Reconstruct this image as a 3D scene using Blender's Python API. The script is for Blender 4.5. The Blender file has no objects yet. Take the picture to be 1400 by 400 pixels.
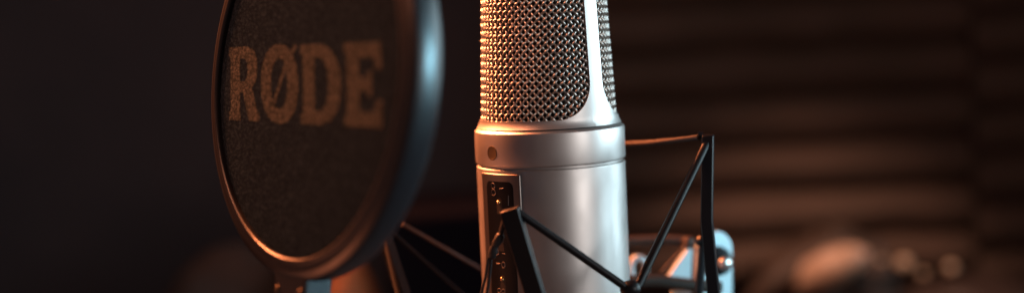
import bpy, bmesh, math, random
from mathutils import Vector, Matrix, noise
random.seed(7)
S = bpy.context.scene
COL = S.collection
MM = 0.001
PI = math.pi

# ------------------------------------------------------------------ camera
CAM = Vector((-14.0, -500.0, 48.0))            # millimetres; the microphone axis is the world z axis
PITCH, ROLL = math.radians(5.0), math.radians(-2.7)
FPX = 500 / 0.268
F = Vector((0, math.cos(PITCH), -math.sin(PITCH)))
_r = Vector((1, 0, 0)); _u = _r.cross(F)
R = _r * math.cos(ROLL) + _u * math.sin(ROLL)
U = -_r * math.sin(ROLL) + _u * math.cos(ROLL)

def at(px, py, y):
    """photo position -> point at the real depth y (mm)"""
    d = F + R * ((px - 700) / FPX) - U * ((py - 200) / FPX)
    return CAM + d * ((y - CAM.y) / d.y)

cam = bpy.data.cameras.new('camera')
co = bpy.data.objects.new('camera', cam)
COL.objects.link(co)
m = Matrix((R, U, -F)).transposed().to_4x4()
m.translation = CAM * MM
co.matrix_world = m
cam.sensor_width = 36.0
cam.lens = 36.0 * FPX / 1400
cam.clip_start = 0.005
cam.clip_end = 20
cam.dof.use_dof = True
cam.dof.focus_distance = 0.474
cam.dof.aperture_fstop = 3.1
S.camera = co

# ------------------------------------------------------------------ materials
def mat(name, base, rough=0.5, metal=0.0, bump=None, vary=None, spec=0.5, rvary=None, coat=0.0, aniso=0.0):
    """bump=(scale per metre, height mm); vary=(scale, colour2, detail); rvary=(scale, lo, hi)"""
    M = bpy.data.materials.new(name)
    M.use_nodes = True
    nt = M.node_tree
    b = nt.nodes['Principled BSDF']
    b.inputs['Base Color'].default_value = (*base, 1)
    b.inputs['Roughness'].default_value = rough
    b.inputs['Metallic'].default_value = metal
    b.inputs['Specular IOR Level'].default_value = spec
    b.inputs['Coat Weight'].default_value = coat
    tc = nt.nodes.new('ShaderNodeTexCoord')
    def nz(scale, detail=3):
        n = nt.nodes.new('ShaderNodeTexNoise')
        n.inputs['Scale'].default_value = scale
        n.inputs['Detail'].default_value = detail
        nt.links.new(tc.outputs['Object'], n.inputs['Vector'])
        return n
    if bump:
        n = nz(bump[0])
        bp = nt.nodes.new('ShaderNodeBump')
        bp.inputs['Distance'].default_value = bump[1] * MM
        bp.inputs['Strength'].default_value = 1.0
        nt.links.new(n.outputs['Fac'], bp.inputs['Height'])
        nt.links.new(bp.outputs['Normal'], b.inputs['Normal'])
    if vary:
        n = nz(vary[0], vary[2] if len(vary) > 2 else 4)
        cr = nt.nodes.new('ShaderNodeValToRGB')
        cr.color_ramp.elements[0].position = 0.35
        cr.color_ramp.elements[1].position = 0.65
        cr.color_ramp.elements[0].color = (*base, 1)
        cr.color_ramp.elements[1].color = (*vary[1], 1)
        nt.links.new(n.outputs['Fac'], cr.inputs['Fac'])
        nt.links.new(cr.outputs['Color'], b.inputs['Base Color'])
    if rvary:
        n = nz(rvary[0])
        mr = nt.nodes.new('ShaderNodeMapRange')
        mr.inputs['To Min'].default_value = rvary[1]
        mr.inputs['To Max'].default_value = rvary[2]
        nt.links.new(n.outputs['Fac'], mr.inputs['Value'])
        nt.links.new(mr.outputs['Result'], b.inputs['Roughness'])
    return M

def fabric(name, dark, light, thr=0.5):
    """woven pop screen: fine cells of thread, seen as grain"""
    M = bpy.data.materials.new(name)
    M.use_nodes = True
    nt = M.node_tree
    b = nt.nodes['Principled BSDF']
    b.inputs['Roughness'].default_value = 0.75
    b.inputs['Specular IOR Level'].default_value = 0.0
    tc = nt.nodes.new('ShaderNodeTexCoord')
    v = nt.nodes.new('ShaderNodeTexVoronoi')
    v.inputs['Scale'].default_value = 1700
    n = nt.nodes.new('ShaderNodeTexNoise')
    n.inputs['Scale'].default_value = 1000
    n.inputs['Detail'].default_value = 2
    nt.links.new(tc.outputs['Object'], v.inputs['Vector'])
    nt.links.new(tc.outputs['Object'], n.inputs['Vector'])
    mx = nt.nodes.new('ShaderNodeMath'); mx.operation = 'MULTIPLY_ADD'
    nt.links.new(n.outputs['Fac'], mx.inputs[0])
    mx.inputs[1].default_value = 1.3
    sub = nt.nodes.new('ShaderNodeMath'); sub.operation = 'MULTIPLY'
    nt.links.new(v.outputs['Distance'], sub.inputs[0]); sub.inputs[1].default_value = -0.75
    nt.links.new(sub.outputs[0], mx.inputs[2])
    cr = nt.nodes.new('ShaderNodeValToRGB')
    cr.color_ramp.elements[0].position = thr - 0.28
    cr.color_ramp.elements[1].position = thr + 0.12
    cr.color_ramp.elements[0].color = (*dark, 1)
    cr.color_ramp.elements[1].color = (*light, 1)
    nt.links.new(mx.outputs[0], cr.inputs['Fac'])
    nt.links.new(cr.outputs['Color'], b.inputs['Base Color'])
    bp = nt.nodes.new('ShaderNodeBump')
    bp.inputs['Distance'].default_value = 0.04 * MM
    nt.links.new(mx.outputs[0], bp.inputs['Height'])
    nt.links.new(bp.outputs['Normal'], b.inputs['Normal'])
    return M

NICKEL = mat('satin_nickel', (0.60, 0.585, 0.57), 0.44, 1.0, bump=(2800, 0.009), rvary=(110, 0.36, 0.52))
WIRE = mat('nickel_wire', (0.58, 0.54, 0.50), 0.3, 1.0, rvary=(500, 0.24, 0.40))
LINING = mat('dark_inner_gauze', (0.018, 0.014, 0.013), 0.6, 0.2, bump=(1800, 0.1))
GROOVE = mat('dark_groove', (0.02, 0.018, 0.017), 0.6)
PLATE = mat('bronzed_plate', (0.30, 0.27, 0.25), 0.36, 1.0, bump=(2600, 0.004))
INSET = mat('black_inset', (0.005, 0.005, 0.006), 0.3, spec=0.3)
PRINT = mat('grey_print', (0.22, 0.20, 0.19), 0.6)
GOLD = mat('gold_metal', (0.75, 0.50, 0.24), 0.25, 1.0)
BADGE = mat('dull_gold', (0.11, 0.085, 0.055), 0.6, 0.8, bump=(900, 0.05))
BLACK = mat('black_plastic', (0.007, 0.007, 0.009), 0.34, rvary=(300, 0.30, 0.38), bump=(900, 0.004))
SATINBLACK = mat('satin_black_bar', (0.004, 0.004, 0.006), 0.36, rvary=(240, 0.30, 0.44), bump=(1400, 0.008), spec=0.36)
SHADEDBLACK = mat('shaded_black_bar', (0.006, 0.006, 0.008), 0.75, spec=0.12, bump=(900, 0.03))  # shaded copy of the satin bar: gloss cut so rear-left struts stay dark
RUBBER = mat('black_cord', (0.016, 0.016, 0.018), 0.5, bump=(1500, 0.05))
STEEL = mat('grey_steel', (0.46, 0.56, 0.60), 0.42, 0.35, vary=(40, (0.40, 0.50, 0.54)))
BRIGHT = mat('polished_bolt', (0.85, 0.85, 0.83), 0.28, 1.0)
BRONZE = mat('brown_tube', (0.030, 0.020, 0.016), 0.5, 0.0, spec=0.25)
SCREEN = fabric('woven_screen', (0.007, 0.011, 0.016), (0.021, 0.033, 0.048), 0.5)
LETTER = fabric('printed_threads', (0.022, 0.026, 0.026), (0.084, 0.090, 0.084), 0.46)

# ------------------------------------------------------------------ mesh helpers (mm in, metres out)
def obj(name, bm, material, parent=None, smooth=40, bevel=0.0, segs=2):
    bmesh.ops.recalc_face_normals(bm, faces=bm.faces)
    for v in bm.verts: v.co *= MM
    me = bpy.data.meshes.new(name)
    bm.to_mesh(me); bm.free()
    me.materials.append(material)
    o = bpy.data.objects.new(name, me)
    COL.objects.link(o)
    if parent: o.parent = parent
    if smooth:
        for p in me.polygons: p.use_smooth = True
        me.set_sharp_from_angle(angle=math.radians(smooth))
    if bevel:
        b = o.modifiers.new('bevel', 'BEVEL')
        b.width = bevel * MM; b.segments = segs; b.limit_method = 'ANGLE'
        b.angle_limit = math.radians(35); b.harden_normals = False
    return o

def thing(name, label, cat, group=None):
    o = bpy.data.objects.new(name, None)
    COL.objects.link(o)
    o.empty_display_size = 0.01
    o['label'] = label; o['category'] = cat
    if group: o['group'] = group
    return o

def tag(o, label=None, cat=None, group=None, kind=None):
    for k, v in (('label', label), ('category', cat), ('group', group), ('kind', kind)):
        if v: o[k] = v
    return o

def lathe(bm, prof, n=128, M=None, close=False):
    """prof: list of (r, z); r = 0 ends collapse to a point"""
    rings = []
    for r, z in prof:
        if r <= 1e-6:
            rings.append([bm.verts.new((0, 0, z))])
        else:
            rings.append([bm.verts.new((r * math.cos(2 * PI * i / n), r * math.sin(2 * PI * i / n), z)) for i in range(n)])
    prs = list(zip(rings, rings[1:])) + ([(rings[-1], rings[0])] if close else [])
    for a, b in prs:
        for i in range(n):
            j = (i + 1) % n
            f = [a[i % len(a)], a[j % len(a)], b[j % len(b)], b[i % len(b)]]
            u = []
            for v in f:
                if v not in u: u.append(v)
            if len(u) > 2: bm.faces.new(u)
    vs = [v for r in rings for v in r]
    if M is not None:
        for v in vs: v.co = M @ v.co
    return vs

def tube(bm, pts, r, n=8, cap=True):
    pts = [Vector(p) for p in pts]
    rad = r if isinstance(r, (list, tuple)) else [r] * len(pts)
    rings = []
    ref = None
    for i, p in enumerate(pts):
        t = (pts[min(i + 1, len(pts) - 1)] - pts[max(i - 1, 0)]).normalized()
        if ref is None:
            ref = Vector((0, 0, 1)) if abs(t.z) < 0.9 else Vector((1, 0, 0))
        a = (ref - t * ref.dot(t)).normalized(); b = t.cross(a)
        ref = a
        rings.append([bm.verts.new(p + (a * math.cos(2 * PI * k / n) + b * math.sin(2 * PI * k / n)) * rad[i]) for k in range(n)])
    for A, B in zip(rings, rings[1:]):
        for k in range(n):
            bm.faces.new((A[k], A[(k + 1) % n], B[(k + 1) % n], B[k]))
    if cap:
        bm.faces.new(rings[0][::-1]); bm.faces.new(rings[-1])

def rect_bar(bm, pts, w, t, out):
    """swept rectangular bar: w across (perpendicular to out), t along out"""
    pts = [Vector(p) for p in pts]
    rings = []
    for i, p in enumerate(pts):
        d = (pts[min(i + 1, len(pts) - 1)] - pts[max(i - 1, 0)]).normalized()
        o = (out - d * out.dot(d)).normalized(); s = d.cross(o)
        rings.append([bm.verts.new(p + s * (w / 2 * a) + o * (t / 2 * b)) for a, b in ((-1, -1), (1, -1), (1, 1), (-1, 1))])
    for A, B in zip(rings, rings[1:]):
        for k in range(4):
            bm.faces.new((A[k], A[(k + 1) % 4], B[(k + 1) % 4], B[k]))
    bm.faces.new(rings[0][::-1]); bm.faces.new(rings[-1])

def box(bm, c, X, Y, Z, sx, sy, sz):
    c = Vector(c)
    v = [bm.verts.new(c + X * (sx / 2 * i) + Y * (sy / 2 * j) + Z * (sz / 2 * k)) for i in (-1, 1) for j in (-1, 1) for k in (-1, 1)]
    for f in ((0, 1, 3, 2), (4, 6, 7, 5), (0, 4, 5, 1), (2, 3, 7, 6), (0, 2, 6, 4), (1, 5, 7, 3)):
        bm.faces.new([v[i] for i in f])

def ball(bm, c, r, u=20, v=14, sc=(1, 1, 1)):
    vs = bmesh.ops.create_uvsphere(bm, u_segments=u, v_segments=v, radius=1.0)['verts']
    for q in vs: q.co = Vector(c) + Vector((q.co.x * r * sc[0], q.co.y * r * sc[1], q.co.z * r * sc[2]))
    return vs

def prism(bm, outline, origin, X, Y, N, depth, holes=()):
    """extruded flat outline (2-D points along X, Y from origin), thickness depth along N"""
    n = len(outline)
    lo = [bm.verts.new(Vector(origin) + X * a + Y * b) for a, b in outline]
    hi = [bm.verts.new(v.co + N * depth) for v in lo]
    for i in range(n):
        j = (i + 1) % n
        bm.faces.new((lo[i], lo[j], hi[j], hi[i]))
    bm.faces.new(lo[::-1]); bm.faces.new(hi)

XV, YV, ZV = Vector((1, 0, 0)), Vector((0, 1, 0)), Vector((0, 0, 1))
def az_dir(deg):      # 0 faces the camera, positive to the right
    a = math.radians(deg)
    return Vector((math.sin(a), -math.cos(a), 0))

def cyl(r, deg, z):
    d = az_dir(deg)
    return Vector((d.x * r, d.y * r, z))

# ------------------------------------------------------------------ the microphone
mic = thing('studio_microphone', 'silver studio microphone with wire mesh head held in the black shock mount', 'microphone')

bm = bmesh.new()
lathe(bm, [(0, -118), (25.5, -118), (27.0, -116.5), (27.3, -115), (27.3, -60), (27.3, -2.9), (27.15, -2.4), (26.8, -2.1), (26.3, -2.1), (26.3, -1.0), (0, -1.0)], 160)
obj('body', bm, NICKEL, mic, 30)

bm = bmesh.new()
lathe(bm, [(25.9, -1.25), (27.0, -1.25), (27.45, -0.8), (27.5, -0.3), (27.5, 10.0), (27.35, 10.5), (25.95, 11.75), (25.6, 11.8), (24.0, 11.8), (24.0, -1.25)], 160, close=True)
collar = obj('collar', bm, NICKEL, mic, 25)

# gold dot set into the collar
BZ = 3.75
d = az_dir(-50.5)
Mt = Matrix.Translation(d * 27.42 + Vector((0, 0, BZ))) @ d.to_track_quat('Z', 'Y').to_matrix().to_4x4()
bm = bmesh.new()
lathe(bm, [(0, 0.10), (2.0, 0.08), (2.2, 0.10), (2.3, 0.15), (2.5, 0.15), (2.65, 0.04), (2.65, -0.6)], 40, Mt)
obj('dot_badge', bm, BADGE, collar, 50)

# head frame: tapered shell with two rounded windows, domed above
def head_r(z):
    if z < 15:
        t = max(0.0, (15 - z) / 3.2)
        return 25.35 + 1.15 * t ** 1.8
    if z < 70:
        return 25.35 - (z - 15) * 0.0455
    t = min(1.0, (z - 70) / 14.0)
    return 22.85 * math.sqrt(max(0.0, 1 - t * t * 0.999))
FRONT = -47.0
WHALF, WB, WT, CR = 82.7, 14.7, 72.0, 13.0     # window: half angle, bottom, top, corner radius (mm)
WS = math.radians(WHALF) * 24.5
def window_z(s):
    e = WS - abs(s)
    if e >= CR: k = 0
    else: k = CR - math.sqrt(max(0, CR * CR - (CR - e) ** 2))
    return WB + k, WT - k
bm = bmesh.new()
TH = 1.5
cols = []
def zlist(a, b, n): return [a + (b - a) * i / n for i in range(n + 1)]
def s_values():
    v = []
    n = 26
    for i in range(n + 1):      # from the edge inward, dense at the corner
        v.append(-WS + CR * (1 - math.cos(PI / 2 * i / n)))
    m_ = 30
    for i in range(1, m_):
        v.append(-WS + CR + (2 * WS - 2 * CR) * i / m_)
    for i in range(n + 1):
        v.append(WS - CR * (1 - math.cos(PI / 2 * (n - i) / n)))
    return v
sv = s_values()
for side in (0, 180):
    def P(s, z, dr):
        return cyl(head_r(z) - dr, FRONT + side + math.degrees(s / 24.5), z)
    half_post = math.radians(90 - WHALF) * 24.5
    # strips below and above the window
    for lohi in (0, 1):
        for s0, s1 in zip(sv, sv[1:]):
            nseg = 8
            za = zlist(11.8, window_z(s0)[0], nseg) if lohi == 0 else zlist(window_z(s0)[1], 83.9, nseg * 2)
            zb = zlist(11.8, window_z(s1)[0], nseg) if lohi == 0 else zlist(window_z(s1)[1], 83.9, nseg * 2)
            for dr in (0, TH):
                for k in range(len(za) - 1):
                    q = [P(s0, za[k], dr), P(s1, zb[k], dr), P(s1, zb[k + 1], dr), P(s0, za[k + 1], dr)]
                    bm.faces.new([bm.verts.new(v) for v in q])
            e0, e1 = (za[-1], zb[-1]) if lohi == 0 else (za[0], zb[0])
            q = [P(s0, e0, 0), P(s1, e1, 0), P(s1, e1, TH), P(s0, e0, TH)]
            bm.faces.new([bm.verts.new(v) for v in q])
    # post on the right of this window
    ps = zlist(WS, WS + 2 * half_post, 8)
    zs = zlist(11.8, WB + CR, 8) + zlist(WB + CR, WT - CR, 10)[1:] + zlist(WT - CR, 83.9, 16)[1:]
    for s0, s1 in zip(ps, ps[1:]):
        for z0, z1 in zip(zs, zs[1:]):
            for dr in (0, TH):
                q = [P(s0, z0, dr), P(s1, z0, dr), P(s1, z1, dr), P(s0, z1, dr)]
                bm.faces.new([bm.verts.new(v) for v in q])
    for s in (ps[0], ps[-1]):
        for z0, z1 in zip(zlist(WB + CR, WT - CR, 10), zlist(WB + CR, WT - CR, 10)[1:]):
            q = [P(s, z0, 0), P(s, z1, 0), P(s, z1, TH), P(s, z0, TH)]
            bm.faces.new([bm.verts.new(v) for v in q])
bmesh.ops.remove_doubles(bm, verts=bm.verts, dist=0.004)
obj('head_frame', bm, NICKEL, mic, 40)

# woven wire: two sets of wires at 45 degrees passing over and under each other
PIT = 2.78
def weave(side, name):
    bm = bmesh.new()
    smax, z0, z1 = WS + 2.0, WB - 1.6, WT + 1.0
    amp, wr, dr = 0.44, 0.42, 1.25
    def inside(s, z):
        lo, hi = window_z(max(-WS + 0.01, min(WS - 0.01, s)))
        return abs(s) <= smax and lo - 1.8 <= z <= hi + 1.8
    for fam in (0, 1):
        kmax = int((smax + z1) / PIT) + 3
        for k in range(-kmax, kmax + 1):
            run = []
            n = int(4 * (smax + z1) / PIT) + 4
            for i in range(-n * 2, n * 2 + 1):
                m_ = i / 4.0
                # family 0: s - z = k*PIT, s + z = m*PIT ; family 1 swaps the roles
                if fam == 0: s, z = (k + m_) * PIT / 2, (m_ - k) * PIT / 2
                else: s, z = (m_ + k) * PIT / 2, (k - m_) * PIT / 2
                off = amp * math.cos(PI * (m_ + k)) * (1 if fam == 0 else -1)
                # a little hand-made irregularity
                if inside(s, z):
                    j = noise.noise(Vector((s * .21 + 40 * fam, z * .21, side))) * 0.16
                    run.append(cyl(head_r(z) - dr + off, FRONT + side + math.degrees((s + j) / 24.5), z))
                else:
                    if len(run) > 2: tube(bm, run, wr, 7)
                    run = []
            if len(run) > 2: tube(bm, run, wr, 7)
    return obj(name, bm, WIRE, mic, 70)
weave(0, 'wire_grille')
weave(180, 'wire_grille')
bm = bmesh.new()
lathe(bm, [(0, 13)] + [(head_r(z) - 3.4, z) for z in zlist(13, 78, 30)] + [(0, 79)], 96)
obj('grille_lining', bm, LINING, mic, 40)

# raised switch plate on the body below the dot
def patch(bm, c, half, zt, zb, r0, r1, rc=0.0, n=24):
    """curved slab with optionally rounded top corners, between radii r0 and r1"""
    top = []
    for i in range(n + 1):
        a = -half + 2 * half * i / n
        top.append(a)
    def topz(a):
        if not rc: return zt
        e = math.radians(half - abs(a)) * 27.4
        if e >= rc: return zt
        return zt - (rc - math.sqrt(max(0, rc * rc - (rc - e) ** 2)))
    outer_t = [bm.verts.new(cyl(r1, c + a, topz(a))) for a in top]
    outer_b = [bm.verts.new(cyl(r1, c + a, zb)) for a in top]
    in_t = [bm.verts.new(cyl(r0, c + a, topz(a))) for a in top]
    in_b = [bm.verts.new(cyl(r0, c + a, zb)) for a in top]
    for i in range(n):
        bm.faces.new((outer_t[i], outer_t[i + 1], outer_b[i + 1], outer_b[i]))
        bm.faces.new((in_t[i], in_b[i], in_b[i + 1], in_t[i + 1]))
        bm.faces.new((outer_t[i], in_t[i], in_t[i + 1], outer_t[i + 1]))
        bm.faces.new((outer_b[i], outer_b[i + 1], in_b[i + 1], in_b[i]))
    for i in (0, n):
        bm.faces.new((outer_t[i], outer_b[i], in_b[i], in_t[i]))
PC = -45.5
bm = bmesh.new()
patch(bm, PC, 20.5, -3.5, -92, 26.5, 27.85)
plate = obj('switch_plate', bm, PLATE, mic, 40, bevel=0.45, segs=3)
bm = bmesh.new()
patch(bm, PC + 1.0, 13.6, -6.2, -89, 27.2, 27.95, rc=2.2, n=40)
obj('switch_inset', bm, INSET, plate, 40)
pins = [(684, 272), (689, 322), (692, 376)]
pin_z = [-13.5, -26.8, -41.0]
for z in pin_z:
    bm = bmesh.new()
    dd = az_dir(PC + 1.5)
    q = Matrix.Translation(dd * 27.9 + Vector((0, 0, z))) @ dd.to_track_quat('Z', 'Y').to_matrix().to_4x4()
    lathe(bm, [(0, 1.1), (0.35, 1.05), (0.65, 0.8), (0.75, 0.45), (0.8, 0)], 20, q)
    obj('switch_pin', bm, GOLD, plate, 60)
    bm = bmesh.new()
    patch(bm, PC + 1.5, 2.6, z + 1.3, z - 4.2, 27.5, 28.02, rc=1.2, n=16)
    obj('switch_slot', bm, GROOVE, plate, 50)
# printed symbols beside the switches
bm = bmesh.new()
def ring_mark(a, z, rx, rz, w=0.11):
    tube(bm, [cyl(27.98, PC + a + math.degrees(rx * math.cos(t) / 27.9), z + rz * math.sin(t)) for t in [2 * PI * i / 24 for i in range(25)]], w, 5)
def dash(a0, z0, a1, z1, w=0.11):
    tube(bm, [cyl(27.98, PC + a0 + (a1 - a0) * t / 6, z0 + (z1 - z0) * t / 6) for t in range(7)], w, 5)
ring_mark(-4.2, -7.9, 0.95, 1.0); ring_mark(-4.2, -10.2, 1.05, 1.15)
dash(2.2, -8.8, 6.0, -8.4)
dash(10.4, -11, 10.0, -14.5)
ring_mark(-3.6, -31.6, 1.0, 0.9); dash(2.0, -31.8, 5.0, -31.8)
dash(-4.5, -35.6, -1.0, -35.6); ring_mark(2.6, -35.9, 0.8, 1.0)
ring_mark(-3.0, -45.4, 0.8, 0.75); ring_mark(-3.0, -47.2, 0.85, 0.85)
ring_mark(1.4, -45.4, 0.8, 0.75); ring_mark(1.4, -47.2, 0.85, 0.85)
obj('printed_symbols', bm, PRINT, plate, 60)

# ------------------------------------------------------------------ the pop filter
pop = thing('pop_filter', 'round black pop filter with brown lettering on its dark woven screen', 'pop filter')
PCEN = Vector((-79.3, -74.8, 35.6))
paz, pti = math.radians(51.9), math.radians(8.2)
N = Vector((-math.sin(paz) * math.cos(pti), -math.cos(paz) * math.cos(pti), math.sin(pti)))
A = -(N.cross(ZV)).normalized()                # to the right across the face
B = N.cross(A); B = B if B.z > 0 else -B
PM = Matrix.Translation(PCEN) @ Matrix((A, B, N)).transposed().to_4x4()
bm = bmesh.new()
lathe(bm, [(56.3, -2.2), (56.3, -0.5), (56.45, 0.05), (56.9, 0.35), (57.6, 0.35), (58.2, 0.0), (58.8, -0.1), (59.9, -0.12), (60.4, -0.25),
           (62.6, -1.2), (63.0, -1.7), (63.2, -4), (63.25, -6.5), (62.9, -9.0), (62.3, -10.3), (61.4, -11.0), (60, -11.2), (57.5, -11.2), (56.6, -10.6), (56.3, -9.5)], 220, PM, close=True)
obj('rim', bm, BLACK, pop, 50)
bm = bmesh.new()
lathe(bm, [(0, -1.0), (20, -1.03), (40, -1.12), (52, -1.3), (57.0, -1.6), (57.0, -2.0), (40, -1.6), (0, -1.4)], 160, PM)
screen = obj('screen', bm, SCREEN, pop, 40)

# lettering: flat outlines printed on the screen
cu = bpy.data.curves.new('lettering', 'CURVE')
cu.dimensions = '2D'; cu.fill_mode = 'BOTH'; cu.resolution_u = 1
def loop(pts):
    sp = cu.splines.new('POLY')
    sp.points.add(len(pts) - 1)
    for p, (x, y) in zip(sp.points, pts): p.co = (x, y, 0, 1)
    sp.use_cyclic_u = True
def ell(cx_, cy_, rx, ry, n=48, a0=0, a1=360, e=2.0):
    out = []
    for i in range(n + (0 if a1 - a0 == 360 else 1)):
        t = math.radians(a0 + (a1 - a0) * i / n)
        c, s = math.cos(t), math.sin(t)
        out.append((cx_ + rx * math.copysign(abs(c) ** (2 / e), c), cy_ + ry * math.copysign(abs(s) ** (2 / e), s)))
    return out
LB, LT = -14.5, 10.2
H = LT - LB
def L(x, y): return (x, LB + H * y)
# R
x0 = -49.4
loop([L(x0, 0), L(x0 + 8.6, 0), L(x0 + 8.2, .12), L(x0 + 8.2, .38), L(x0 + 10.2, .38), L(x0 + 13.4, 0.10), L(x0 + 14.6, 0), L(x0 + 22.3, 0), L(x0 + 21.8, .11),
      L(x0 + 20.2, .14), L(x0 + 16.8, .44), L(x0 + 19.2, .52), L(x0 + 20.5, .64), L(x0 + 20.6, .76), L(x0 + 19.6, .89), L(x0 + 17.0, .97), L(x0 + 13.2, 1.0), L(x0, 1.0), L(x0, .88), L(x0 + 1.2, .86), L(x0 + 1.2, .13), L(x0, .11)])
loop([L(x0 + 8.2, .84), L(x0 + 8.2, .53), L(x0 + 11.4, .53), L(x0 + 13.2, .58), L(x0 + 13.9, .68), L(x0 + 13.3, .79), L(x0 + 11.4, .84)])
# O with its slash
cxo = -14.0; cyo = LB + H / 2
loop(ell(cxo, cyo, 12.4, H / 2 + .4, e=2.2))
loop(ell(cxo, cyo, 5.4, 8.0, e=2.2))
# D
x0 = -0.2
loop([L(x0, 0), L(x0 + 12.5, 0), L(x0 + 17.5, .05), L(x0 + 21.4, .17), L(x0 + 23.6, .34), L(x0 + 24.2, .5), L(x0 + 23.6, .66), L(x0 + 21.4, .83), L(x0 + 17.5, .95), L(x0 + 12.5, 1), L(x0, 1), L(x0, .88), L(x0 + 1.4, .86), L(x0 + 1.4, .14), L(x0, .12)])
loop([L(x0 + 8.6, .17), L(x0 + 11.5, .17), L(x0 + 14.4, .22), L(x0 + 16.4, .36), L(x0 + 16.8, .5), L(x0 + 16.4, .64), L(x0 + 14.4, .78), L(x0 + 11.5, .83), L(x0 + 8.6, .83)])
# E
x0 = 25.6
loop([L(x0, 0), L(x0 + 20.2, 0), L(x0 + 20.6, .32), L(x0 + 17.4, .32), L(x0 + 16.4, .19), L(x0 + 8.4, .18), L(x0 + 8.4, .42), L(x0 + 12.5, .42), L(x0 + 13.0, .36), L(x0 + 15.2, .36),
      L(x0 + 15.2, .66), L(x0 + 13.0, .66), L(x0 + 12.5, .59), L(x0 + 8.4, .59), L(x0 + 8.4, .82), L(x0 + 16.4, .82), L(x0 + 17.2, .68), L(x0 + 20.4, .68), L(x0 + 20.2, 1), L(x0, 1), L(x0, .88), L(x0 + 1.4, .86), L(x0 + 1.4, .14), L(x0, .12)])
cu2 = bpy.data.curves.new('slash', 'CURVE')
cu2.dimensions = '2D'; cu2.fill_mode = 'BOTH'
_cu = cu; cu = cu2
loop([(cxo - 5.2, cyo - 7.0), (cxo - 3.2, cyo - 7.4), (cxo + 5.2, cyo + 5.8), (cxo + 11.9, cyo + 11.9), (cxo + 10.4, cyo + 12.9), (cxo + 3.9, cyo + 6.8)])
cu = _cu
dg = bpy.context.evaluated_depsgraph_get()
bm = bmesh.new()
for c_, zo in ((cu, 0.0), (cu2, 0.03)):
    tmp = bpy.data.objects.new('tmp', c_)
    COL.objects.link(tmp)
    dg.update()
    me = bpy.data.meshes.new_from_object(tmp.evaluated_get(dg))
    n0 = len(bm.verts)
    bm.from_mesh(me)
    bm.verts.ensure_lookup_table()
    for v in bm.verts[n0:]:
        v.co.z = zo
    bpy.data.objects.remove(tmp)
    bpy.data.meshes.remove(me)
bmesh.ops.triangulate(bm, faces=bm.faces)
bmesh.ops.subdivide_edges(bm, edges=[e for e in bm.edges if e.calc_length() > 6], cuts=2)
for v in bm.verts:
    x, y, z = v.co
    x = x - 0.15 * (y + 2)
    rr = math.hypot(x, y)
    v.co = PM @ Vector((x, y, -1.0 - 0.13 * (rr / 40) ** 2 + 0.07 + z))
obj('lettering', bm, LETTER, screen, 0)

# stem bracket under the rim
bm = bmesh.new()
sc_ = PCEN - B * 71.5 + A * 1.3 - N * 5.5
box(bm, sc_, A, B, N, 19.5, 22, 9.5)
stem = obj('stem_bracket', bm, BLACK, pop, 40, bevel=1.0, segs=3)
for px, py in ((380, 393), (411, 398)):
    bm = bmesh.new()
    d_ = F + R * ((px - 700) / FPX) - U * ((py - 200) / FPX)
    o_ = sc_ + N * 4.7
    p_ = CAM + d_ * (((o_ - CAM).dot(N)) / d_.dot(N))
    q = Matrix.Translation(p_) @ N.to_track_quat('Z', 'Y').to_matrix().to_4x4()
    lathe(bm, [(0, 0.7), (0.7, 0.65), (1.0, 0.4), (1.1, 0), (1.1, -1)], 20, q)
    obj('screw', bm, BADGE, stem, 60)
bm = bmesh.new()
tube(bm, [sc_ - B * 8 - N * 1, sc_ - B * 40 - N * 1, sc_ - B * 70 + Vector((20, 10, 0)), Vector((-30, -20, -105))], 3.2, 14)
obj('support_arm', bm, BLACK, pop, 40)

# ------------------------------------------------------------------ the shock mount
mount = thing('shock_mount', 'black shock mount of slim struts and elastic cords around the microphone', 'shock mount')
P1, P1b = at(697, 285, -53), at(734, 408, -53)
P2, P2m, P2b = at(968, 184, -15), at(966.5, 300, -15), at(977, 412, -14)
P3, P3b = at(524, 318, 15), at(556, 415, 15)
ND = at(862, 394, -50)
P4 = Vector((15.5, 58, -3.5))
def post(pts, deg, w=6.3, t=4.4, mt=SATINBLACK):
    bm = bmesh.new()
    rect_bar(bm, pts, w, t, az_dir(deg))
    return obj('post', bm, mt, mount, 30, bevel=0.45, segs=2)
BASE = -84
def down(p, deg, r=52):
    q = cyl(r, deg, BASE); return q
post([P1, P1b, down(P1b, -10)], -15, 6.4, 4.6)
post([P2, P2m, P2b, down(P2b, 78)], 78, 6.0, 4.2)
post([P3, P3b, down(P3b, -105)], -125, 4.6, 4.0, SHADEDBLACK)
post([P4, P4 + Vector((0, -2, -50)), down(P4, 165)], 165)
def strut(a, b, r=1.35, n=12, mt=SATINBLACK):
    bm = bmesh.new()
    a, b = Vector(a), Vector(b)
    tube(bm, [a, a.lerp(b, .33), a.lerp(b, .66), b], r, n)
    return obj('strut', bm, mt, mount, 40)
strut(at(706, 288, -53), at(857, 393, -51), 1.35)
strut(at(968, 192, -16), at(872, 390, -47), 1.5)
V3 = at(660, 426, 52)
strut(at(530, 312, 15), V3, 0.7, mt=SHADEDBLACK)
V2 = cyl(58, 102, -36)
strut(P2 + Vector((0, 2, -2)), V2, 1.3)
strut(P4 + Vector((0, 0, -2)), V3, 1.3, mt=SHADEDBLACK)
V4 = cyl(60, -60, -66)
strut(P3, V4, 1.1, mt=SHADEDBLACK)
strut(ND, down(ND, 27), 1.6); strut(V2, down(V2, 102), 1.6); strut(V3, down(V3, -150), 1.6); strut(V4, down(V4, -60), 1.6)
for p, r in ((ND, 3.1), (V2, 2.6), (V3, 2.6), (V4, 2.6)):
    bm = bmesh.new()
    ball(bm, p, r, sc=(1.15, 1, .95))
    obj('knuckle', bm, SATINBLACK, mount, 60)
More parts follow.
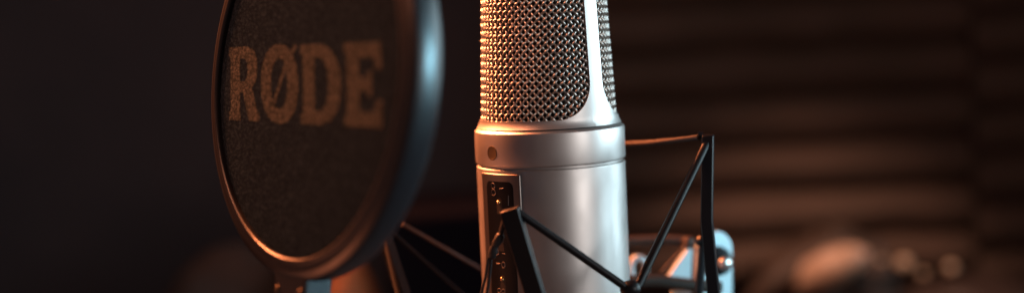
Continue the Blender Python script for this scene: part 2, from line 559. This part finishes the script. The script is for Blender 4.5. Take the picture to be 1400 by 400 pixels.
# end fittings where the cords pass the two seen peaks
bm = bmesh.new()
tube(bm, [P2 + Vector((-3.6, 0, 0.1)), P2 + Vector((-1.9, 0, -0.2))], 1.3, 12)
obj('cord_clip', bm, SATINBLACK, mount, 40)
# elastic cords
def cord(pts, r, mt=RUBBER, name='elastic_cord'):
    bm = bmesh.new()
    tube(bm, pts, r, 10)
    return obj(name, bm, mt, mount, 50)
a, b = at(956, 187.5, -15), at(846, 197, 30)
cord([a, a.lerp(b, .3) + Vector((0, 0, -.35)), a.lerp(b, .6) + Vector((0, 0, -.5)), b, b + (b - a) * .4, P4], 1.05, BRONZE)
a, b = at(550, 306, 22), at(668, 373, 40)
cord([a, a.lerp(b, .5), b, V3], .75, BRONZE)
# front cord with its crimped sleeve
c0, c1, c2 = at(690, 300, -52), at(685, 318, -51), at(670, 352, -49)
cord([c0, c1, c1.lerp(c2, .5), c2], .9)
cord([c2 + Vector((-.5, 0, 0.5)), at(664, 378, -48), at(655, 410, -46), V4.lerp(ND, .3)], .5)
cord([c2 + Vector((.5, 0, 0.5)), at(669, 380, -48), at(664, 410, -46), V4.lerp(ND, .34)], .5)
bm = bmesh.new()
mid = c1.lerp(c2, .5)
tube(bm, [c1.lerp(c2, t) + Vector((.25 * math.sin(9 * t), 0, 0)) for t in (0, .08, .25, .42, .5, .58, .75, .92, 1)], [.9, 1.45, 1.6, 1.45, 1.1, 1.35, 1.55, 1.4, .9], 14)
obj('cord_sleeve', bm, RUBBER, mount, 60)
# lower ring and the clamp at the back
bm = bmesh.new()
tube(bm, [cyl(52, 360 * i / 48, BASE) for i in range(49)], 3.2, 12, cap=False)
obj('base_ring', bm, SATINBLACK, mount, 60)
YD = 55
pc = at(979, 352, YD)
k = (YD + 500) / FPX
out = [(-26 * k, -110 * k), (26 * k, -110 * k)] + [(26 * k * math.cos(t) * 1.0, 10 * k + 28 * k * math.sin(t)) for t in [PI * i / 20 for i in range(21)]]
bm = bmesh.new()
prism(bm, out, pc + Vector((0, -1.5, 0)), (R + F * .4).normalized(), U, (F - R * .4).normalized(), 5)
bracket = obj('clamp_bracket', bm, STEEL, mount, 40, bevel=.8, segs=3)
bm = bmesh.new()
kq = Matrix.Translation(pc + U * (-3 * k) + Vector((0, -1.4, 0))) @ (-F).to_track_quat('Z', 'Y').to_matrix().to_4x4()
lathe(bm, [(0, 4.6), (3.8, 4.6), (5.4, 4.2), (6.0, 3.2), (6.3, 0), (6.3, -.5)], 40, kq)
knob = obj('knob', bm, BLACK, bracket, 40)
bm = bmesh.new()
kq2 = Matrix.Translation(pc + R * (9 * k) - U * (4 * k) + Vector((0, -5.5, 0))) @ (-F).to_track_quat('Z', 'Y').to_matrix().to_4x4()
lathe(bm, [(0, 2.6), (1.2, 2.45), (2.1, 1.9), (2.7, 1.0), (2.8, 0), (2.8, -1)], 24, kq2)
obj('bolt', bm, BRIGHT, bracket, 60)
# gusset plate and loop between clamp and microphone
bm = bmesh.new()
g = at(905, 382, YD - 7)
gx, gn = (R + F * .2).normalized(), (F - R * .2).normalized()
prism(bm, [(0, -8 * k), (42 * k, -8 * k), (44 * k, 42 * k), (37 * k, 42 * k)], g, gx, U, gn, 3)
prism(bm, [(12 * k, -28 * k), (42 * k, -28 * k), (42 * k, -16 * k), (16 * k, -16 * k)], g, gx, U, gn, 3)
obj('gusset', bm, STEEL, bracket, 40, bevel=.4)
bm = bmesh.new()
lp = at(873, 366, YD + 10)
tube(bm, [lp + R * (10.5 * k * math.cos(t)) + U * (15 * k * math.sin(t)) for t in [-.9 + (2 * PI - 1.4) * i / 30 for i in range(31)]], 1.25, 10)
obj('loop', bm, STEEL, bracket, 60)
bm = bmesh.new()
tube(bm, [at(862, 384, YD - 16), at(900, 383, YD - 16), at(955, 390, YD - 16), at(985, 392, YD - 14)], 2.6, 14)
tube(bm, [at(848, 330, YD + 10), at(906, 328, YD + 10), at(946, 330, YD + 8)], [2.2, 2.3, 2.4], 14)
tube(bm, [at(946, 330, YD + 4), at(946, 412, YD + 4)], 1.7, 12)
tube(bm, [at(940, 334, YD - 10), at(905, 372, YD - 10)], .8, 12)
ball(bm, at(941, 331, YD - 2), 2.6)
obj('clamp_arm', bm, BRONZE, mount, 50)
bm = bmesh.new()
tube(bm, [at(979, 440, YD), Vector((50, 50, BASE - 6)), cyl(52, 135, BASE)], 4.5, 16)
obj('stand_adapter', bm, SATINBLACK, mount, 50)

# ------------------------------------------------------------------ the setting behind
WALLM = mat('dark_wall_paint', (0.052, 0.042, 0.047), 0.9, vary=(6, (0.078, 0.057, 0.060)), bump=(60, 0.6))
FOAM = mat('brown_foam', (0.12, 0.085, 0.066), 0.95, vary=(14, (0.15, 0.10, 0.078)), bump=(420, 0.8), spec=0.1)
DESK = mat('dark_desk', (0.02, 0.016, 0.016), 0.6, vary=(8, (0.028, 0.02, 0.018)))
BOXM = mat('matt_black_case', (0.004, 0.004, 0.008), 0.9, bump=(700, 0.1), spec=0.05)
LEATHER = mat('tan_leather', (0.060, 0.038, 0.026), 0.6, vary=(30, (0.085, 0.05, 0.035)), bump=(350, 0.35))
LEATHER_LIT = mat('tan_leather_highlight', (0.62, 0.40, 0.28), 0.42, vary=(40, (0.54, 0.34, 0.23)), bump=(300, 0.3))  # highlight painted in: far paler than the bag body
GLINT = mat('pale_glint', (0.62, 0.46, 0.32), 0.5, 0.2)  # pale, barely metallic colour painted in for round glints
CUSH = mat('brown_cloth', (0.055, 0.042, 0.037), 0.9, vary=(50, (0.07, 0.05, 0.042)), bump=(900, 0.3))
ORANGE = mat('orange_brown_cloth', (0.34, 0.15, 0.075), 0.9, vary=(50, (0.28, 0.12, 0.06)), bump=(900, 0.3))

WY = 625
bm = bmesh.new()
box(bm, (0, WY + 10, 250), XV, YV, ZV, 3000, 20, 1400)
tag(obj('wall', bm, WALLM, None, 0), kind='structure')
DZ = -195
bm = bmesh.new()
box(bm, (0, 400, DZ - 15), XV, YV, ZV, 2600, 449, 30)
tag(obj('desk_top', bm, DESK, None, 0, bevel=2), kind='structure')

# ridged foam panels on the wall: horizontal wedges
FY = 575
pitch = 38.4
def foam(name, xa, xb, zref, label):
    bm = bmesh.new()
    prof = []
    n0, n1 = -4, 8
    for i in range(n0, n1):
        zc = zref + i * pitch
        for t, dd_ in ((0, 0), (.07, 9), (.20, 25), (.34, 33), (.5, 36), (.66, 33), (.80, 25), (.93, 9)):
            prof.append((zc + t * pitch, dd_))
    prof.append((zref + n1 * pitch, 0))
    nx = 60
    grid = []
    for i in range(nx + 1):
        x = xa + (xb - xa) * i / nx
        row = []
        for z, dd_ in prof:
            w = noise.noise(Vector((x * .02, z * .03, xa))) * 2.2
            row.append(bm.verts.new((x, FY + 36 - dd_ * .42 + (w if dd_ else 0), z + w * .8)))
        grid.append(row)
    back = [[bm.verts.new((x, WY - 1, z)) for z in (prof[0][0], prof[-1][0])] for x in (xa, xb)]
    for a_, b_ in zip(grid, grid[1:]):
        for j in range(len(prof) - 1):
            bm.faces.new((a_[j], a_[j + 1], b_[j + 1], b_[j]))
    bm.faces.new(grid[0] + back[0][::-1]); bm.faces.new(grid[-1][::-1] + back[1])
    bm.faces.new([back[0][0], back[1][0], back[1][1], back[0][1]])
    bm.faces.new([g_[0] for g_ in grid] + [back[1][0], back[0][0]])
    bm.faces.new([g_[-1] for g_ in grid][::-1] + [back[0][1], back[1][1]])
    return tag(obj(name, bm, FOAM, None, 60), label, 'foam panel', 'ridged foam panels on the wall')
zr = at(1290, 122, FY + 30).z
foam('foam_panel', at(770, 120, FY).x, at(1341, 120, FY).x, zr, 'wide brown panel with horizontal ridges behind the microphone')
foam('foam_panel', at(1346, 120, FY).x, at(1560, 120, FY).x, at(1375, 150, FY + 30).z, 'darker ridged panel at the far right edge of the photo')

# black case between pop filter and microphone
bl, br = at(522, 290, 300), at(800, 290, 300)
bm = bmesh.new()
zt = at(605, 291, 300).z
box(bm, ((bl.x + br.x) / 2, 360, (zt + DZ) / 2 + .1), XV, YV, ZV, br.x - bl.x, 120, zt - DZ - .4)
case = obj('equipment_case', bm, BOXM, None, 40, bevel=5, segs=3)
tag(case, 'black box in the dark behind the pop filter and microphone', 'case')

def lumpy(bm, c, rx, ry, rz, seed, amp=.12, fr=1.6, u=64, v=40):
    vs = bmesh.ops.create_uvsphere(bm, u_segments=u, v_segments=v, radius=1.0)['verts']
    for q in vs:
        n_ = q.co.copy()
        w = 1 + amp * noise.fractal(n_ * fr + Vector((seed, 0, 0)), 1.0, 2.0, 3)
        q.co = Vector(c) + Vector((n_.x * rx * w, n_.y * ry * w, n_.z * rz * w))
        if q.co.z < DZ + .3: q.co.z = DZ + .3

bag = thing('leather_bag', 'blurred tan leather bag with pale balls for glints at lower right before the ridged panels', 'bag')
BY = 470
kb = (BY + 500) / FPX
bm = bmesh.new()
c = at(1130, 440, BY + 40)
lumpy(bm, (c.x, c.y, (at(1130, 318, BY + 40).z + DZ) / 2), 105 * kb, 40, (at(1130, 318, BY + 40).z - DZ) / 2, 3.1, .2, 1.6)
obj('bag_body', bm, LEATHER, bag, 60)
bm = bmesh.new()
c = at(1330, 470, BY + 50)
lumpy(bm, (c.x, c.y, (at(1330, 385, BY + 50).z + DZ) / 2), 120 * kb, 45, (at(1330, 372, BY + 50).z - DZ) / 2, 8.3, .14, 1.8)
obj('bag_flap', bm, mat('dark_leather', (0.05, 0.032, 0.026), .5, bump=(350, .3)), bag, 60)
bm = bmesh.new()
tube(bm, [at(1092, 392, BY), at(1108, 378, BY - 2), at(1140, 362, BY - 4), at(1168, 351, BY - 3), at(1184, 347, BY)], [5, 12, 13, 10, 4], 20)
obj('bag_highlight', bm, LEATHER_LIT, bag, 60)  # pale roll standing for the long highlight on the bag
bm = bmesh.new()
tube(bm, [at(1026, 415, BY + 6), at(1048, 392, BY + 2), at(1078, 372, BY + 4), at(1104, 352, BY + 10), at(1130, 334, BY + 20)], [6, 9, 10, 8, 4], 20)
obj('bag_lit_roll', bm, LEATHER, bag, 60)  # extra roll added to stand for a lit area on the left
for px, py, r_ in ((1236, 360, 5.4), (1262, 374, 3.0), (1300, 366, 4.2), (1206, 356, 2.6)):
    bm = bmesh.new()
    ball(bm, at(px, py, BY - 2), r_)
    obj('glint_ball', bm, GLINT, bag, 60)

bm = bmesh.new()
CY = 420
c = at(318, 400, CY)
zt = at(310, 337, CY).z
lumpy(bm, (c.x, CY, (zt + DZ) / 2), 48, 45, (zt - DZ) / 2, 5.5, .06, 1.2)
tag(obj('cushion', bm, CUSH, None, 60), 'dim brown cushion blurred at lower left beyond the pop filter', 'cushion')
bm = bmesh.new()
c = at(478, 400, 330)
zt = at(470, 352, 330).z
lumpy(bm, (c.x, 330, (zt + DZ) / 2), 20, 26, (zt - DZ) / 2, 2.5, .05, 1.2)
tag(obj('cushion', bm, ORANGE, None, 60), 'orange brown cushion glowing just right of the pop filter stem', 'cushion')

# ------------------------------------------------------------------ light
w = bpy.data.worlds.new('World')
S.world = w
w.use_nodes = True
w.node_tree.nodes['Background'].inputs[0].default_value = (1.0, 0.66, 0.60, 1)
w.node_tree.nodes['Background'].inputs[1].default_value = 0.090

def area(name, pos, target, sx, sy, power, col, spread=180):
    l = bpy.data.lights.new(name, 'AREA')
    l.shape = 'RECTANGLE'; l.size = sx * MM; l.size_y = sy * MM
    l.energy = power; l.color = col
    l.spread = math.radians(spread)
    o = bpy.data.objects.new(name, l)
    COL.objects.link(o)
    p = Vector(pos); t = Vector(target)
    o.matrix_world = Matrix.Translation(p * MM) @ (t - p).to_track_quat('-Z', 'Y').to_matrix().to_4x4()
    return o
def polar(deg, dist, z): 
    v = az_dir(deg) * dist; v.z = z; return v
area('warm_lamp', polar(-128, 640, 600), (0, 0, 10), 300, 300, 4.6, (1.0, 0.25, 0.085), 50)
area('warm_low_fill', polar(-88, 720, -400), (0, 0, 10), 260, 260, 0.10, (1.0, 0.27, 0.12), 45)  # added fill that warms the microphone from below
area('warm_high_fill', polar(-62, 620, 640), (0, 0, 10), 260, 260, 0.28, (1.0, 0.34, 0.18), 35)  # added fill for a copper tone across the collar
area('cool_softbox', polar(100, 780, 150), (0, 0, 10), 640, 520, 1.15, (0.66, 0.90, 1.0), 70)
def spot(name, pos, target, power, col, ang, blend=.6, size=30):
    l = bpy.data.lights.new(name, 'SPOT')
    l.energy = power; l.color = col; l.spot_size = math.radians(ang); l.spot_blend = blend
    l.shadow_soft_size = size * MM
    o = bpy.data.objects.new(name, l)
    COL.objects.link(o)
    p = Vector(pos); t = Vector(target)
    o.matrix_world = Matrix.Translation(p * MM) @ (t - p).to_track_quat('-Z', 'Y').to_matrix().to_4x4()
spot('wall_fill', (-20, 170, 230), (50, 600, 10), 0.38, (1.0, 0.56, 0.41), 110, 1.0, 60)  # added fill that brightens the wall and ridged panels
spot('bag_fill', (120, 250, 330), at(1130, 370, BY), 10.0, (1.0, 0.55, 0.38), 40, .8, 20)  # extra light put in only to bring up the bag shapes
spot('cushion_fill', (-160, 120, 260), at(480, 390, 330), 1.7, (1.0, 0.45, 0.22), 22, .8, 20)  # added only to brighten the orange cushion
area('teal_lamp', (620, -300, 110), (-58, -138, 36), 130, 560, 0.25, (0.38, 0.80, 1.0), 11)
area('red_lamp', polar(-150, 800, -60), (-20, -30, 10), 160, 520, 1.7, (1.0, 0.17, 0.085), 45)
spot('teal_back_fill', (520, -330, 130), (56, 50, -50), 15.0, (0.36, 0.82, 1.0), 11.5, .4, 30)  # added narrow spot that turns the clamp bracket teal
area('front_fill', polar(46, 900, 140), (0, 0, 10), 220, 360, 0.10, (1.0, 0.93, 0.90), 40)

S.render.engine = 'CYCLES'
S.view_settings.view_transform = 'Standard'
S.view_settings.look = 'None'
S.view_settings.exposure = 0
S.view_settings.gamma = 1
S.cycles.use_denoising = True
S.cycles.max_bounces = 8
S.cycles.sample_clamp_indirect = 4
